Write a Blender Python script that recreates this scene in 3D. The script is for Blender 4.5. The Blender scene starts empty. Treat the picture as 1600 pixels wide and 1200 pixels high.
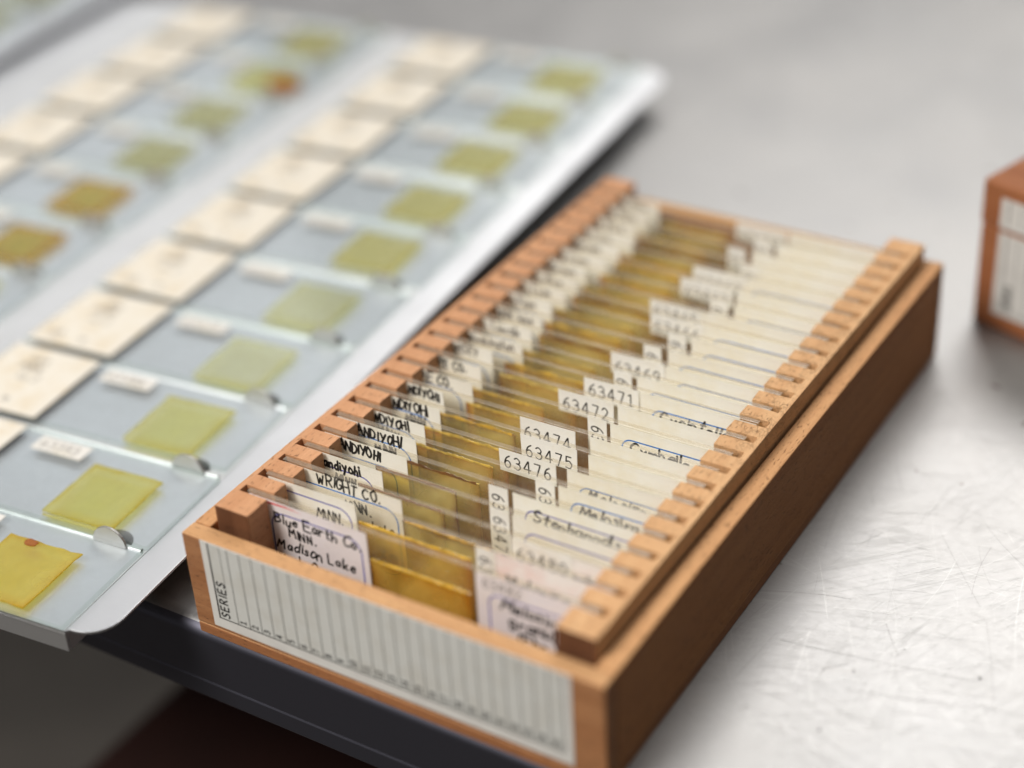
import bpy, bmesh, math, random
from mathutils import Vector, Matrix
random.seed(7)
SC = bpy.context.scene
COL = SC.collection
MM = 0.001

# ------------------------------------------------------------------ camera
cam_data = bpy.data.cameras.new('camera')
cam = bpy.data.objects.new('camera', cam_data)
COL.objects.link(cam)
cam.location = (0.20004, -0.18664, 0.22311)
cam.rotation_euler = (0.998776, 0.055417, 0.549419)
cam_data.sensor_width = 36.0
cam_data.lens = 62.233
cam_data.clip_start = 0.01
cam_data.clip_end = 50.0
cam_data.dof.use_dof = True
cam_data.dof.focus_distance = 0.3445
cam_data.dof.aperture_fstop = 4.4
cam_data.dof.aperture_blades = 9
SC.camera = cam

# ------------------------------------------------------------------ world and lamps (indoor close-up)
world = bpy.data.worlds.new('World')
SC.world = world
world.use_nodes = True
bg = world.node_tree.nodes['Background']
bg.inputs['Color'].default_value = (1.0, 0.97, 0.93, 1)
bg.inputs['Strength'].default_value = 0.21

def area_lamp(name, loc, target, sx, sy, power, color):
    d = bpy.data.lights.new(name, 'AREA')
    d.shape = 'RECTANGLE'; d.size = sx; d.size_y = sy
    d.energy = power; d.color = color
    o = bpy.data.objects.new(name, d); COL.objects.link(o)
    o.location = loc
    o.rotation_euler = (Vector(target) - Vector(loc)).to_track_quat('-Z', 'Y').to_euler()
    return o
area_lamp('ceiling_lamp_near', (-0.34, -0.72, 1.02), (0.03, 0.08, 0), 0.45, 0.45, 22.5, (1.0, 0.96, 0.91))
area_lamp('ceiling_lamp_far', (-0.10, 1.05, 1.00), (0.05, 0.10, 0), 0.80, 0.50, 9.3, (1.0, 0.97, 0.93))
area_lamp('tray_fill_light', (-1.35, 0.95, 0.85), (-0.08, 0.10, 0), 0.9, 0.7, 2.0, (0.97, 0.98, 1.0))  # added fill lamp, no window known there; brightens the tray metal

SC.view_settings.view_transform = 'Standard'
SC.view_settings.look = 'None'
SC.view_settings.exposure = 0.0
SC.view_settings.gamma = 1.0
SC.view_settings.use_curve_mapping = False
SC.render.engine = 'CYCLES'
SC.cycles.max_bounces = 12
SC.cycles.transparent_max_bounces = 96
SC.cycles.diffuse_bounces = 4
SC.cycles.glossy_bounces = 4
SC.cycles.caustics_reflective = False
SC.cycles.caustics_refractive = False
SC.cycles.use_denoising = True

# ------------------------------------------------------------------ node helpers
class NT:
    def __init__(s, name):
        s.m = bpy.data.materials.new(name); s.m.use_nodes = True
        s.t = s.m.node_tree; s.t.nodes.clear()
        s.out = s.t.nodes.new('ShaderNodeOutputMaterial')
    def n(s, kind, **kw):
        nd = s.t.nodes.new('ShaderNode' + kind)
        for k, v in kw.items():
            if k.startswith('_'): setattr(nd, k[1:], v)
            else:
                key = k.replace('__', ' ')
                nd.inputs[key].default_value = v
        return nd
    def l(s, a, b): s.t.links.new(a, b)
    def surf(s, sock): s.l(sock, s.out.inputs['Surface'])
    def obj(s, scale=(1, 1, 1), rot=(0, 0, 0), loc=(0, 0, 0)):
        tc = s.n('TexCoord'); mp = s.n('Mapping')
        mp.inputs['Scale'].default_value = scale; mp.inputs['Rotation'].default_value = rot; mp.inputs['Location'].default_value = loc
        s.l(tc.outputs['Object'], mp.inputs['Vector']); return mp.outputs['Vector']
    def noise(s, vec, scale, detail=4, rough=.55, dist=0):
        nd = s.n('TexNoise'); nd.inputs['Scale'].default_value = scale; nd.inputs['Detail'].default_value = detail
        nd.inputs['Roughness'].default_value = rough; nd.inputs['Distortion'].default_value = dist
        s.l(vec, nd.inputs['Vector']); return nd.outputs['Fac']
    def ramp(s, sock, stops):
        nd = s.n('ValToRGB'); cr = nd.color_ramp
        while len(cr.elements) < len(stops): cr.elements.new(.5)
        for e, (p, c) in zip(cr.elements, stops):
            e.position = p; e.color = (*c, 1) if len(c) == 3 else c
        s.l(sock, nd.inputs['Fac']); return nd.outputs['Color']
    def gramp(s, sock, stops): return s.ramp(sock, [(p, (v, v, v)) for p, v in stops])
    def mix(s, fac, a, b, blend='MIX'):
        nd = s.n('Mix'); nd.data_type = 'RGBA'; nd.blend_type = blend
        for sock, v in ((nd.inputs[0], fac), (nd.inputs[6], a), (nd.inputs[7], b)):
            if hasattr(v, 'default_value'): s.l(v, sock)
            elif isinstance(v, (int, float)): sock.default_value = v
            else: sock.default_value = (*v, 1)
        return nd.outputs[2]
    def math(s, op, a, b=0.0):
        nd = s.n('Math'); nd.operation = op
        for sock, v in ((nd.inputs[0], a), (nd.inputs[1], b)):
            if hasattr(v, 'default_value'): s.l(v, sock)
            else: sock.default_value = v
        return nd.outputs[0]
    def fresnel(s, ior=1.45, k=1.):
        g = s.n('NewGeometry'); nd = s.n('Fresnel')          # same reflectance on the way in and out of a thin sheet
        i = s.math('ADD', ior, s.math('MULTIPLY', g.outputs['Backfacing'], 1 / ior - ior)); s.l(i, nd.inputs['IOR'])
        return s.math('MULTIPLY', nd.outputs[0], k)
    def bump(s, h, strength=.3, dist=.0002):
        nd = s.n('Bump'); nd.inputs['Strength'].default_value = strength; nd.inputs['Distance'].default_value = dist
        s.l(h, nd.inputs['Height']); return nd.outputs['Normal']
    def bsdf(s, color=None, rough=.5, metal=0., normal=None, spec=.5):
        nd = s.n('BsdfPrincipled')
        for k, v in (('Base Color', color), ('Roughness', rough), ('Metallic', metal), ('Specular IOR Level', spec)):
            if v is None: continue
            if hasattr(v, 'default_value'): s.l(v, nd.inputs[k])
            elif isinstance(v, (int, float)): nd.inputs[k].default_value = v
            else: nd.inputs[k].default_value = (*v, 1)
        if normal is not None: s.l(normal, nd.inputs['Normal'])
        return nd.outputs[0]

def mat_wood(name, light, dark, grain, seed=0., crack=0.):
    t = NT(name)
    ax = {'X': (.04, 1, 1), 'Y': (1, .04, 1), 'Z': (1, 1, .04)}[grain]
    v = t.obj(ax, loc=(seed, seed * .7, seed * .3))
    vs = t.obj(tuple(.25 if a < 1 else 1 for a in ax), loc=(seed, 0, 0))
    va = t.obj()
    broad = t.noise(v, 260, 4, .6, .6)
    fine = t.noise(v, 1900, 4, .65)
    pores = t.noise(vs, 2600, 2, .5)
    cloud = t.noise(va, 38, 3, .5)
    grit = t.noise(va, 5200, 3, .7)
    c = t.ramp(broad, [(.3, dark), (.68, light)])
    c = t.mix(t.gramp(fine, [(.35, .55), (.65, 0)]), c, dark)
    c = t.mix(t.gramp(cloud, [(.35, .22), (.7, 0.)]), c, tuple(x * .72 for x in dark))
    c = t.mix(t.gramp(pores, [(.29, .8), (.39, 0)]), c, tuple(x * .42 for x in dark))
    c = t.mix(t.gramp(grit, [(.3, .35), (.5, 0)]), c, tuple(x * .6 for x in dark))
    h = t.math('ADD', fine, t.math('MULTIPLY', grit, .9))
    h = t.math('ADD', h, t.gramp(pores, [(.28, 0), (.40, 1.)]))
    if crack:
        vv = t.n('TexVoronoi'); vv.feature = 'DISTANCE_TO_EDGE'; vv.inputs['Scale'].default_value = 1250
        wv = t.obj((1, .6, .6), rot=(0, 0, .6))
        wn = t.n('TexNoise'); wn.inputs['Scale'].default_value = 700
        t.l(wv, wn.inputs['Vector'])
        add = t.n('VectorMath'); add.operation = 'MULTIPLY_ADD'
        t.l(wn.outputs['Color'], add.inputs[0]); add.inputs[1].default_value = (.0022,) * 3; t.l(wv, add.inputs[2])
        t.l(add.outputs[0], vv.inputs['Vector'])
        ed = t.gramp(vv.outputs['Distance'], [(.0, 1), (.04, .8), (.09, 0)])
        sy = t.n('SeparateXYZ'); t.l(va, sy.inputs[0])
        zone = t.gramp(t.math('MULTIPLY', sy.outputs[1], 5.), [(.25, 0), (.36, 1), (.58, 1), (.68, .1)])     # splintered stretch of the rail
        patch = t.math('MULTIPLY', t.gramp(t.noise(va, 320, 3), [(.42, 0), (.55, crack)]), zone)
        k = t.math('MULTIPLY', ed, patch)
        c = t.mix(k, c, tuple(x * .42 for x in dark))
        h = t.math('SUBTRACT', h, t.math('MULTIPLY', k, 3.))
    t.surf(t.bsdf(c, .62, 0, t.bump(h, .7, .00016), .3))
    return t.m

def mat_paper(name, color, spots=.25, dark=None, through=.3):
    t = NT(name)
    v = t.obj()
    dark = dark or tuple(x * y for x, y in zip(color, (.94, .90, .80)))
    c = t.mix(t.gramp(t.noise(v, 160, 4, .6), [(.45, 0), (.75, 1)]), color, dark)
    c = t.mix(t.gramp(t.noise(v, 2600, 3, .6), [(.3, spots), (.5, 0)]), c, tuple(x * .8 for x in dark))
    b = t.bsdf(c, .6, 0, t.bump(t.noise(v, 4000, 3), .15, .00005), .3)
    tr = t.n('BsdfTranslucent'); t.l(c, tr.inputs['Color'])
    mx = t.n('MixShader'); mx.inputs[0].default_value = through
    t.l(b, mx.inputs[1]); t.l(tr.outputs[0], mx.inputs[2]); t.surf(mx.outputs[0])
    return t.m

def mat_ink(name, color, rough=.5):
    t = NT(name); v = t.obj()
    c = t.mix(t.gramp(t.noise(v, 1400, 2), [(.4, 0.), (.75, .5)]), color, tuple(min(1, x * 2.2 + .03) for x in color))
    t.surf(t.bsdf(c, rough)); return t.m

def mat_clear(name, tint, haze=.03, hazecol=(.8, .8, .75), rough=.03):
    t = NT(name); v = t.obj()
    tr = t.n('BsdfTransparent'); tr.inputs['Color'].default_value = (*tint, 1)
    gl = t.n('BsdfGlossy'); gl.inputs['Roughness'].default_value = rough
    df = t.n('BsdfDiffuse'); df.inputs['Color'].default_value = (*hazecol, 1)
    m1 = t.n('MixShader'); t.l(t.fresnel(1.45, .8), m1.inputs[0]); t.l(tr.outputs[0], m1.inputs[1]); t.l(gl.outputs[0], m1.inputs[2])
    m2 = t.n('MixShader')
    t.l(t.gramp(t.noise(v, 300, 5, .7), [(.35, haze * .4), (.7, haze * 1.6)]), m2.inputs[0])
    t.l(m1.outputs[0], m2.inputs[1]); t.l(df.outputs[0], m2.inputs[2]); t.surf(m2.outputs[0])
    return t.m

def mat_resin(name, mid, rim, body=.12, hx=10., hy=9.5, cx=0., cy=0., rimw=.12):
    """amber mounting resin under a coverslip: thicker and browner towards its rim"""
    t = NT(name)
    tc = t.n('TexCoord'); sp = t.n('SeparateXYZ'); t.l(tc.outputs['Generated'], sp.inputs[0])
    ex = t.math('ABSOLUTE', t.math('SUBTRACT', sp.outputs[0], .5))
    ey = t.math('ABSOLUTE', t.math('SUBTRACT', sp.outputs[1], .5))
    e = t.math('MAXIMUM', ex, ey)
    v = t.obj()
    e = t.math('ADD', e, t.math('MULTIPLY', t.math('SUBTRACT', t.noise(v, 130, 4, .6), .5), .22))
    f = t.gramp(e, [(.5 - rimw * 1.6, 0.), (.5 - rimw * .5, .35), (.505, 1.)])
    f2 = t.gramp(t.noise(v, 70, 3), [(.4, 0), (.8, .3)])
    c = t.mix(f, mid, rim); c = t.mix(f2, c, tuple((a + b) / 2 for a, b in zip(mid, rim)))
    tr = t.n('BsdfTransparent'); t.l(c, tr.inputs['Color'])
    gl = t.n('BsdfGlossy'); gl.inputs['Roughness'].default_value = .05
    d0 = t.n('BsdfDiffuse'); t.l(c, d0.inputs['Color']); d1 = t.n('BsdfTranslucent'); t.l(c, d1.inputs['Color'])
    df = t.n('MixShader'); df.inputs[0].default_value = .55; t.l(d0.outputs[0], df.inputs[1]); t.l(d1.outputs[0], df.inputs[2])
    m1 = t.n('MixShader'); t.l(t.gramp(t.noise(t.obj((1, .7, 1)), 85, 3, .55, .6), [(.30, body * .45), (.72, body * 1.6)]), m1.inputs[0]); t.l(tr.outputs[0], m1.inputs[1]); t.l(df.outputs[0], m1.inputs[2])
    m2 = t.n('MixShader'); t.l(t.fresnel(1.45, .8), m2.inputs[0]); t.l(m1.outputs[0], m2.inputs[1]); t.l(gl.outputs[0], m2.inputs[2])
    t.surf(m2.outputs[0]); return t.m

def mat_bead(name, col):
    t = NT(name); v = t.obj()
    c = t.mix(t.gramp(t.noise(v, 420, 4, .7), [(.35, 0), (.7, 1)]), col, tuple(x * .35 for x in col))
    t.surf(t.bsdf(c, .16, 0, t.bump(t.noise(v, 1500, 3), .4, .0001), .7)); return t.m

def mat_edge(name, tint, body, bodycol, rough=.25):
    """sawn edge of a glass slide: half frosted"""
    t = NT(name); v = t.obj()
    tr = t.n('BsdfTransparent'); tr.inputs['Color'].default_value = (*tint, 1)
    df = t.bsdf(t.mix(t.noise(v, 900, 4), bodycol, tuple(x * .6 for x in bodycol)), rough, 0, None, .6)
    mx = t.n('MixShader')
    t.l(t.gramp(t.noise(v, 500, 4), [(.3, body * .75), (.7, min(1, body * 1.3))]), mx.inputs[0])
    t.l(tr.outputs[0], mx.inputs[1]); t.l(df, mx.inputs[2]); t.surf(mx.outputs[0]); return t.m

def scratches(t, spec):
    out = None
    for ang, sx, sy, sc, w, seed in spec:
        v0 = t.obj(rot=(0, 0, ang))
        mp = t.n('Mapping'); mp.inputs['Scale'].default_value = (sx, sy, 1); mp.inputs['Location'].default_value = (seed, seed * 1.7, 0)
        t.l(v0, mp.inputs['Vector']); v = mp.outputs['Vector']
        nz = t.noise(v, sc, .6, .5, .0)
        line = t.gramp(nz, [(.5 - w, 0), (.5, 1), (.5 + w, 0)])
        mask = t.gramp(t.noise(t.obj(loc=(seed * 3, seed, 0)), 22, 4, .7), [(.48, 0), (.60, 1)])
        ln = t.math('MULTIPLY', line, mask)
        out = ln if out is None else t.math('MAXIMUM', out, ln)
    return out

def mat_steel(name):
    t = NT(name); v = t.obj()
    spec = []
    rg = random.Random(11)
    for i in range(14):
        spec.append((rg.uniform(0, math.pi), 1, rg.uniform(.010, .035), rg.uniform(300, 700), rg.uniform(.010, .020), rg.uniform(1, 30)))
    sc = scratches(t, spec)
    cloud = t.noise(v, 16, 5, .6, .4); fine = t.noise(v, 420, 4, .7)
    brush = t.noise(t.obj((.03, 1, 1)), 2400, 3, .6)
    stain = t.gramp(t.noise(t.obj(loc=(3, 1, 0)), 55, 5, .75), [(.58, 0), (.72, 1)])
    speck = t.gramp(t.noise(t.obj(loc=(8, 2, 0)), 190, 2, .5), [(.735, 0), (.755, 1)])
    c = t.mix(t.gramp(cloud, [(.3, 0), (.7, 1)]), (.36, .36, .365), (.425, .42, .417))
    c = t.mix(t.math('MULTIPLY', stain, .3), c, (.42, .40, .38))
    c = t.mix(t.math('MULTIPLY', sc, .22), c, (.70, .70, .69))
    c = t.mix(speck, c, (.10, .07, .05))
    r = t.math('ADD', t.math('MULTIPLY', cloud, .12), .36)
    r = t.math('ADD', r, t.math('MULTIPLY', fine, .10))
    r = t.math('ADD', r, t.math('MULTIPLY', sc, .12))
    h = t.math('ADD', t.math('MULTIPLY', fine, .10), t.math('MULTIPLY', brush, .16))
    h = t.math('SUBTRACT', h, t.math('MULTIPLY', sc, .10))
    t.surf(t.bsdf(c, r, 1., t.bump(h, .20, .00005))); return t.m

def mat_alu(name, col=(.78, .79, .80), rough=.36, brush=(1, .03, 1), bstr=.22):
    t = NT(name); v = t.obj()
    b = t.noise(t.obj(brush), 2600, 3, .6); cl = t.noise(v, 30, 4, .6)
    c = t.mix(t.gramp(cl, [(.35, 0), (.7, 1)]), col, tuple(x * .86 for x in col))
    r = t.math('ADD', t.math('MULTIPLY', cl, .14), rough - .06)
    t.surf(t.bsdf(c, r, 1., t.bump(t.math('ADD', b, t.math('MULTIPLY', t.noise(v, 500, 3), .6)), bstr, .00006))); return t.m

def mat_plain(name, c1, c2, scale=40, rough=.6, metal=0.):
    t = NT(name); v = t.obj()
    c = t.mix(t.gramp(t.noise(v, scale, 5, .6), [(.35, 0), (.65, 1)]), c1, c2)
    t.surf(t.bsdf(c, rough, metal, t.bump(t.noise(v, scale * 12, 3), .2, .0002))); return t.m

# ------------------------------------------------------------------ materials
M_wood_front = mat_wood('shaded_mahogany_front', (.44, .215, .095), (.29, .122, .05), 'X', 1.1)  # darker than the top faces: front shade put into the colour
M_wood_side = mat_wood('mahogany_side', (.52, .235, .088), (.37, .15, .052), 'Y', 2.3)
M_wood_base = mat_wood('mahogany_base', (.40, .175, .072), (.28, .11, .042), 'X', 5.3)
M_rail_end = mat_wood('rough_sawn_end_grain', (.20, .085, .038), (.11, .042, .018), 'Z', 4.4)
M_rim_x = mat_wood('lit_rim_wood', (.66, .40, .195), (.50, .26, .115), 'X', 6.1)  # lighter copy for upward faces, light from above put into the colour
M_rim_y = mat_wood('lit_rim_wood_side', (.64, .37, .175), (.48, .235, .10), 'Y', 7.4)
M_rail_l = mat_wood('cedar_rail', (.64, .35, .19), (.49, .235, .112), 'Y', 3.7)
M_rail_r = mat_wood('gloss_lit_cedar_rail', (.70, .44, .23), (.57, .315, .148), 'Y', 8.2, crack=.42)  # paler than the left rail: its gloss put into the colour
M_wood_closed = mat_wood('mahogany_closed', (.42, .17, .070), (.28, .095, .036), 'X', 9.4)
M_cream = mat_paper('cream_paper', (.87, .835, .755))
M_ivory = mat_paper('ivory_paper', (.88, .855, .785), .12)
M_lilac = mat_paper('lilac_paper', (.83, .77, .785), .2, (.79, .71, .67))
M_pinkp = mat_paper('pinkish_paper', (.87, .82, .78), .2, (.82, .60, .55))
M_tagp = mat_paper('white_tag_paper', (.88, .86, .815), .1, None, .3)
M_oldlab = mat_paper('old_cream_label', (.64, .605, .535), .3, (.56, .46, .31), 0.)
M_series = mat_paper('grey_series_paper', (.53, .53, .50), .15, (.48, .465, .42), 0.)
M_bind = mat_paper('pale_border_paper', (.60, .585, .55), .1, (.54, .52, .49), 0.)
M_black = mat_ink('black_ink', (.008, .007, .007))
M_grey = mat_ink('grey_print', (.035, .034, .032))
M_soft = mat_ink('faded_ink', (.16, .14, .12))
M_blue = mat_ink('blue_print', (.015, .13, .42))
M_violet = mat_ink('violet_print', (.075, .075, .30))
M_red = mat_ink('red_print', (.62, .10, .10))
M_glass = mat_clear('slide_glass', (.985, .985, .965), .02)
M_gedge = mat_edge('slide_glass_edge', (.90, .86, .76), .30, (.56, .49, .39), .22)
M_tglass = mat_clear('tray_slide_glass', (.905, .925, .935), .03, (.74, .77, .78), .08)
M_tedge = mat_edge('tray_slide_glass_edge', (.90, .95, .93), .12, (.60, .68, .64))
M_steel = mat_steel('scratched_stainless_steel')
M_scr1 = mat_alu('bright_scratch', (.55, .55, .545), .42, (1, 1, 1), .05)
M_scr2 = mat_alu('dark_scratch', (.26, .255, .25), .5, (1, 1, 1), .05)
M_hem = mat_alu('shaded_steel_edge', (.12, .12, .15), .5, (.03, 1, 1))  # far darker than the table steel: shade of the front face painted in
M_alu = mat_alu('brushed_aluminium', (.86, .87, .88), .46, (.03, 1, 1))
M_flange = mat_alu('brushed_aluminium_flange', (.74, .755, .785), .44, (.03, 1, 1), .3)
M_tab = mat_alu('darkened_tab_metal', (.40, .395, .385), .5, (1, .03, 1))  # same aluminium as the tray, darkened against the front lamp's glare
M_hole = mat_plain('punched_hole_dark', (.07, .07, .065), (.10, .10, .09), 200, .6)
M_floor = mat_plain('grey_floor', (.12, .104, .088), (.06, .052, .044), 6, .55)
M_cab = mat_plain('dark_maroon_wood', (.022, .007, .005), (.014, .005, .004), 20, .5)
M_amber = [mat_resin('amber_resin', (.985, .90, .50), (.86, .52, .09), .27),
           mat_resin('olive_resin', (.985, .93, .58), (.86, .60, .14), .27),
           mat_resin('dark_rim_resin', (.985, .91, .54), (.40, .14, .015), .27, rimw=.06),
           mat_resin('golden_resin', (.99, .84, .32), (.86, .54, .06), .26)]

M_glint = [mat_bead('golden_glint_bead', (.86, .58, .10)), mat_bead('olive_glint_bead', (.82, .62, .18)), mat_bead('brown_resin_bead', (.24, .085, .012)), mat_bead('amber_glint_bead', (.88, .54, .06))]  # bright edge colours paint the golden glint of the coverslip rims

# ------------------------------------------------------------------ mesh helpers
def link(name, bm, mats, parent=None, smooth=False, bevel=0.):
    me = bpy.data.meshes.new(name)
    bm.normal_update(); bm.to_mesh(me); bm.free()
    for m in (mats if isinstance(mats, (list, tuple)) else [mats]): me.materials.append(m)
    if smooth:
        for p in me.polygons: p.use_smooth = True
    o = bpy.data.objects.new(name, me); COL.objects.link(o)
    if parent is not None: o.parent = parent
    if bevel:
        b = o.modifiers.new('bevel', 'BEVEL'); b.width = bevel * MM; b.segments = 2; b.limit_method = 'ANGLE'; b.angle_limit = math.radians(40)
    return o
def box(bm, x0, x1, y0, y1, z0, z1, mi=0, rot=None):
    vs = [bm.verts.new((x * MM, y * MM, z * MM)) for x in (x0, x1) for y in (y0, y1) for z in (z0, z1)]
    for idx in ((0, 1, 3, 2), (4, 6, 7, 5), (0, 4, 5, 1), (2, 3, 7, 6), (0, 2, 6, 4), (1, 5, 7, 3)):
        f = bm.faces.new([vs[i] for i in idx]); f.material_index = mi
    return vs
def bx(*a, **k):
    bm = bmesh.new(); box(bm, *a, **k); return bm
def prism(pts, z0, z1, bm=None):
    bm = bm or bmesh.new()
    a = [bm.verts.new((x * MM, y * MM, z0 * MM)) for x, y in pts]
    b = [bm.verts.new((x * MM, y * MM, z1 * MM)) for x, y in pts]
    bm.faces.new(b); bm.faces.new(a[::-1])
    n = len(pts)
    for i in range(n): bm.faces.new((a[i], a[(i + 1) % n], b[(i + 1) % n], b[i]))
    bmesh.ops.recalc_face_normals(bm, faces=bm.faces)
    return bm
def thing(name, label, cat, loc=(0, 0, 0), rot=(0, 0, 0), group=None):
    o = bpy.data.objects.new(name, None); COL.objects.link(o)
    o.empty_display_size = .01
    o.location = [c * MM for c in loc]; o.rotation_euler = rot
    o['label'] = label; o['category'] = cat
    if group: o['group'] = group
    return o

# ------------------------------------------------------------------ pen strokes (single-line lettering)
G = {
'A': [[(0,0),(.3,1),(.6,0)],[(.1,.36),(.5,.36)]], 'B': [[(0,0),(0,1)],'c',[(0,1),(.4,.95),(.45,.72),(.3,.55),(.05,.52)],'c',[(.05,.52),(.45,.48),(.55,.22),(.35,.02),(0,0)]],
'C': ['c',[(.55,.85),(.3,1),(.06,.75),(.02,.4),(.15,.07),(.35,0),(.58,.16)]], 'D': [[(0,0),(0,1)],'c',[(0,1),(.35,.93),(.55,.6),(.48,.22),(.2,.02),(0,0)]],
'E': [[(.5,1),(0,1),(0,0),(.52,0)],[(0,.52),(.42,.52)]], 'F': [[(.5,1),(0,1),(0,0)],[(0,.52),(.4,.52)]],
'G': ['c',[(.55,.85),(.3,1),(.06,.75),(.02,.4),(.15,.07),(.35,0),(.55,.14),(.57,.42)],[(.57,.44),(.33,.44)]],
'H': [[(0,0),(0,1)],[(.5,0),(.5,1)],[(0,.5),(.5,.5)]], 'I': [[(.05,0),(.05,1)]], 'J': ['c',[(.4,1),(.4,.2),(.25,0),(.05,.1)]],
'K': [[(0,0),(0,1)],[(.5,1),(0,.45),(.52,0)]], 'L': [[(0,1),(0,0),(.45,0)]], 'M': [[(0,0),(.08,1),(.35,.35),(.62,1),(.7,0)]],
'N': [[(0,0),(.03,1),(.5,.02),(.52,1)]], 'O': ['c',[(.3,1),(.05,.75),(.03,.35),(.28,0),(.53,.3),(.52,.75),(.3,1)]], 'P': [[(0,0),(0,1)],'c',[(0,1),(.4,.95),(.48,.72),(.3,.5),(0,.46)]],
'R': [[(0,0),(0,1)],'c',[(0,1),(.4,.95),(.47,.74),(.3,.53),(.02,.48)],[(.2,.5),(.55,0)]], 'S': ['c',[(.5,.86),(.28,1),(.06,.82),(.2,.56),(.42,.42),(.48,.18),(.26,0),(0,.12)]],
'T': [[(0,1),(.56,1)],[(.28,1),(.28,0)]], 'U': ['c',[(0,1),(.02,.25),(.25,0),(.48,.25),(.5,1)]], 'W': [[(0,1),(.18,0),(.36,.7),(.54,0),(.74,1)]], 'Y': [[(0,1),(.27,.5)],[(.55,1),(.2,0)]],
'a': ['c',[(.4,.5),(.2,.58),(.02,.3),(.15,.02),(.38,.2),(.42,.55)],[(.42,.55),(.45,.02)]], 'b': [[(0,1),(0,0)],'c',[(0,.4),(.2,.58),(.4,.3),(.22,0),(0,.1)]], 'c': ['c',[(.38,.46),(.2,.58),(.03,.3),(.18,0),(.4,.12)]],
'd': ['c',[(.4,.45),(.2,.56),(.02,.28),(.15,0),(.38,.15)],[(.42,1.05),(.42,0)]], 'e': ['c',[(.04,.3),(.38,.36),(.3,.56),(.1,.5),(.03,.22),(.2,0),(.42,.12)]], 'g': ['c',[(.4,.48),(.2,.58),(.03,.32),(.18,.05),(.4,.2)],'c',[(.42,.56),(.4,-.2),(.2,-.38),(.03,-.25)]],
'h': [[(0,1.05),(0,0)],'c',[(0,.35),(.22,.56),(.36,.4),(.37,0)]], 'i': [[(.05,.55),(.07,0)],[(.06,.76),(.07,.82)]], 'j': ['c',[(.2,.55),(.2,-.2),(.02,-.3)]], 'k': [[(0,1.05),(0,0)],[(.35,.56),(.02,.25),(.38,0)]],
'l': [[(.05,1.05),(.07,0)]], 'm': [[(0,.55),(0,0)],'c',[(0,.35),(.17,.55),(.27,.4),(.28,0)],'c',[(.28,.35),(.45,.55),(.56,.4),(.57,0)]], 'n': [[(0,.55),(0,0)],'c',[(0,.35),(.2,.56),(.35,.4),(.36,0)]],
'o': ['c',[(.2,.57),(.03,.4),(.05,.1),(.22,0),(.4,.18),(.38,.45),(.2,.57)]], 'p': [[(0,.55),(0,-.4)],'c',[(0,.4),(.2,.58),(.4,.3),(.22,0),(0,.1)]], 'r': [[(0,.55),(.02,0)],'c',[(.02,.3),(.15,.52),(.33,.5)]],
's': ['c',[(.33,.48),(.17,.58),(.05,.44),(.25,.28),(.32,.1),(.15,0),(0,.08)]], 't': [[(.15,.95),(.15,.05),(.3,0)],[(0,.6),(.33,.62)]], 'u': ['c',[(0,.55),(.03,.1),(.18,0),(.36,.2),(.38,.55)],[(.38,.55),(.4,0)]],
'v': [[(0,.55),(.18,0),(.38,.55)]], 'w': [[(0,.55),(.14,0),(.28,.45),(.42,0),(.58,.55)]], 'x': [[(0,.55),(.36,0)],[(.36,.55),(0,0)]], 'y': [[(0,.55),(.2,.1)],[(.42,.55),(.08,-.4)]], 'z': [[(0,.55),(.36,.55),(0,0),(.4,0)]],
'.': [[(.05,0),(.1,.05)]], ',': [[(.1,.08),(.02,-.15)]], '-': [[(.05,.4),(.35,.4)]], '/': [[(0,-.1),(.4,1.05)]], '(': ['c',[(.2,1.1),(.02,.5),(.2,-.1)]], ')': ['c',[(0,1.1),(.2,.5),(0,-.1)]],
'0': ['c',[(.28,1),(.05,.75),(.04,.3),(.26,0),(.5,.3),(.5,.72),(.28,1)]], '1': [[(.06,.84),(.26,1),(.26,0)],[(.06,0),(.46,0)]], '2': ['c',[(.03,.8),(.22,1),(.46,.8),(.38,.48),(.02,0)],[(.02,0),(.5,0)]],
'3': ['c',[(.04,.88),(.25,1),(.46,.8),(.4,.58),(.2,.54)],'c',[(.2,.54),(.45,.46),(.5,.22),(.28,0),(.02,.12)]], '4': [[(.4,0),(.4,1)],[(.36,1),(0,.3),(.56,.3)]], '5': [[(.46,1),(.08,1),(.05,.56)],'c',[(.05,.56),(.3,.64),(.5,.36),(.34,.03),(.02,.08)]],
'6': ['c',[(.44,1),(.18,.78),(.03,.36),(.14,.03),(.38,.03),(.5,.3),(.36,.56),(.12,.5),(.04,.32)]], '7': [[(.02,1),(.5,1),(.2,0)]], '8': ['c',[(.27,.54),(.07,.72),(.12,.95),(.27,1),(.44,.92),(.45,.7),(.27,.54),(.04,.3),(.1,.04),(.28,0),(.48,.08),(.5,.32),(.27,.54)]],
'9': ['c',[(.46,.68),(.3,.45),(.08,.55),(.04,.8),(.2,1),(.42,.95),(.47,.68),(.4,.28),(.14,0)]], ' ': [],
}
def smooth_pts(p, n=5):
    out = []
    for i in range(len(p) - 1):
        p0 = p[max(i - 1, 0)]; p1 = p[i]; p2 = p[i + 1]; p3 = p[min(i + 2, len(p) - 1)]
        for k in range(n):
            t = k / n
            out.append(tuple(.5 * ((2 * b) + (-a + c) * t + (2 * a - 5 * b + 4 * c - d) * t * t + (-a + 3 * b - 3 * c + d) * t ** 3)
                             for a, b, c, d in zip(p0, p1, p2, p3)))
    out.append(p[-1]); return out
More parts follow.
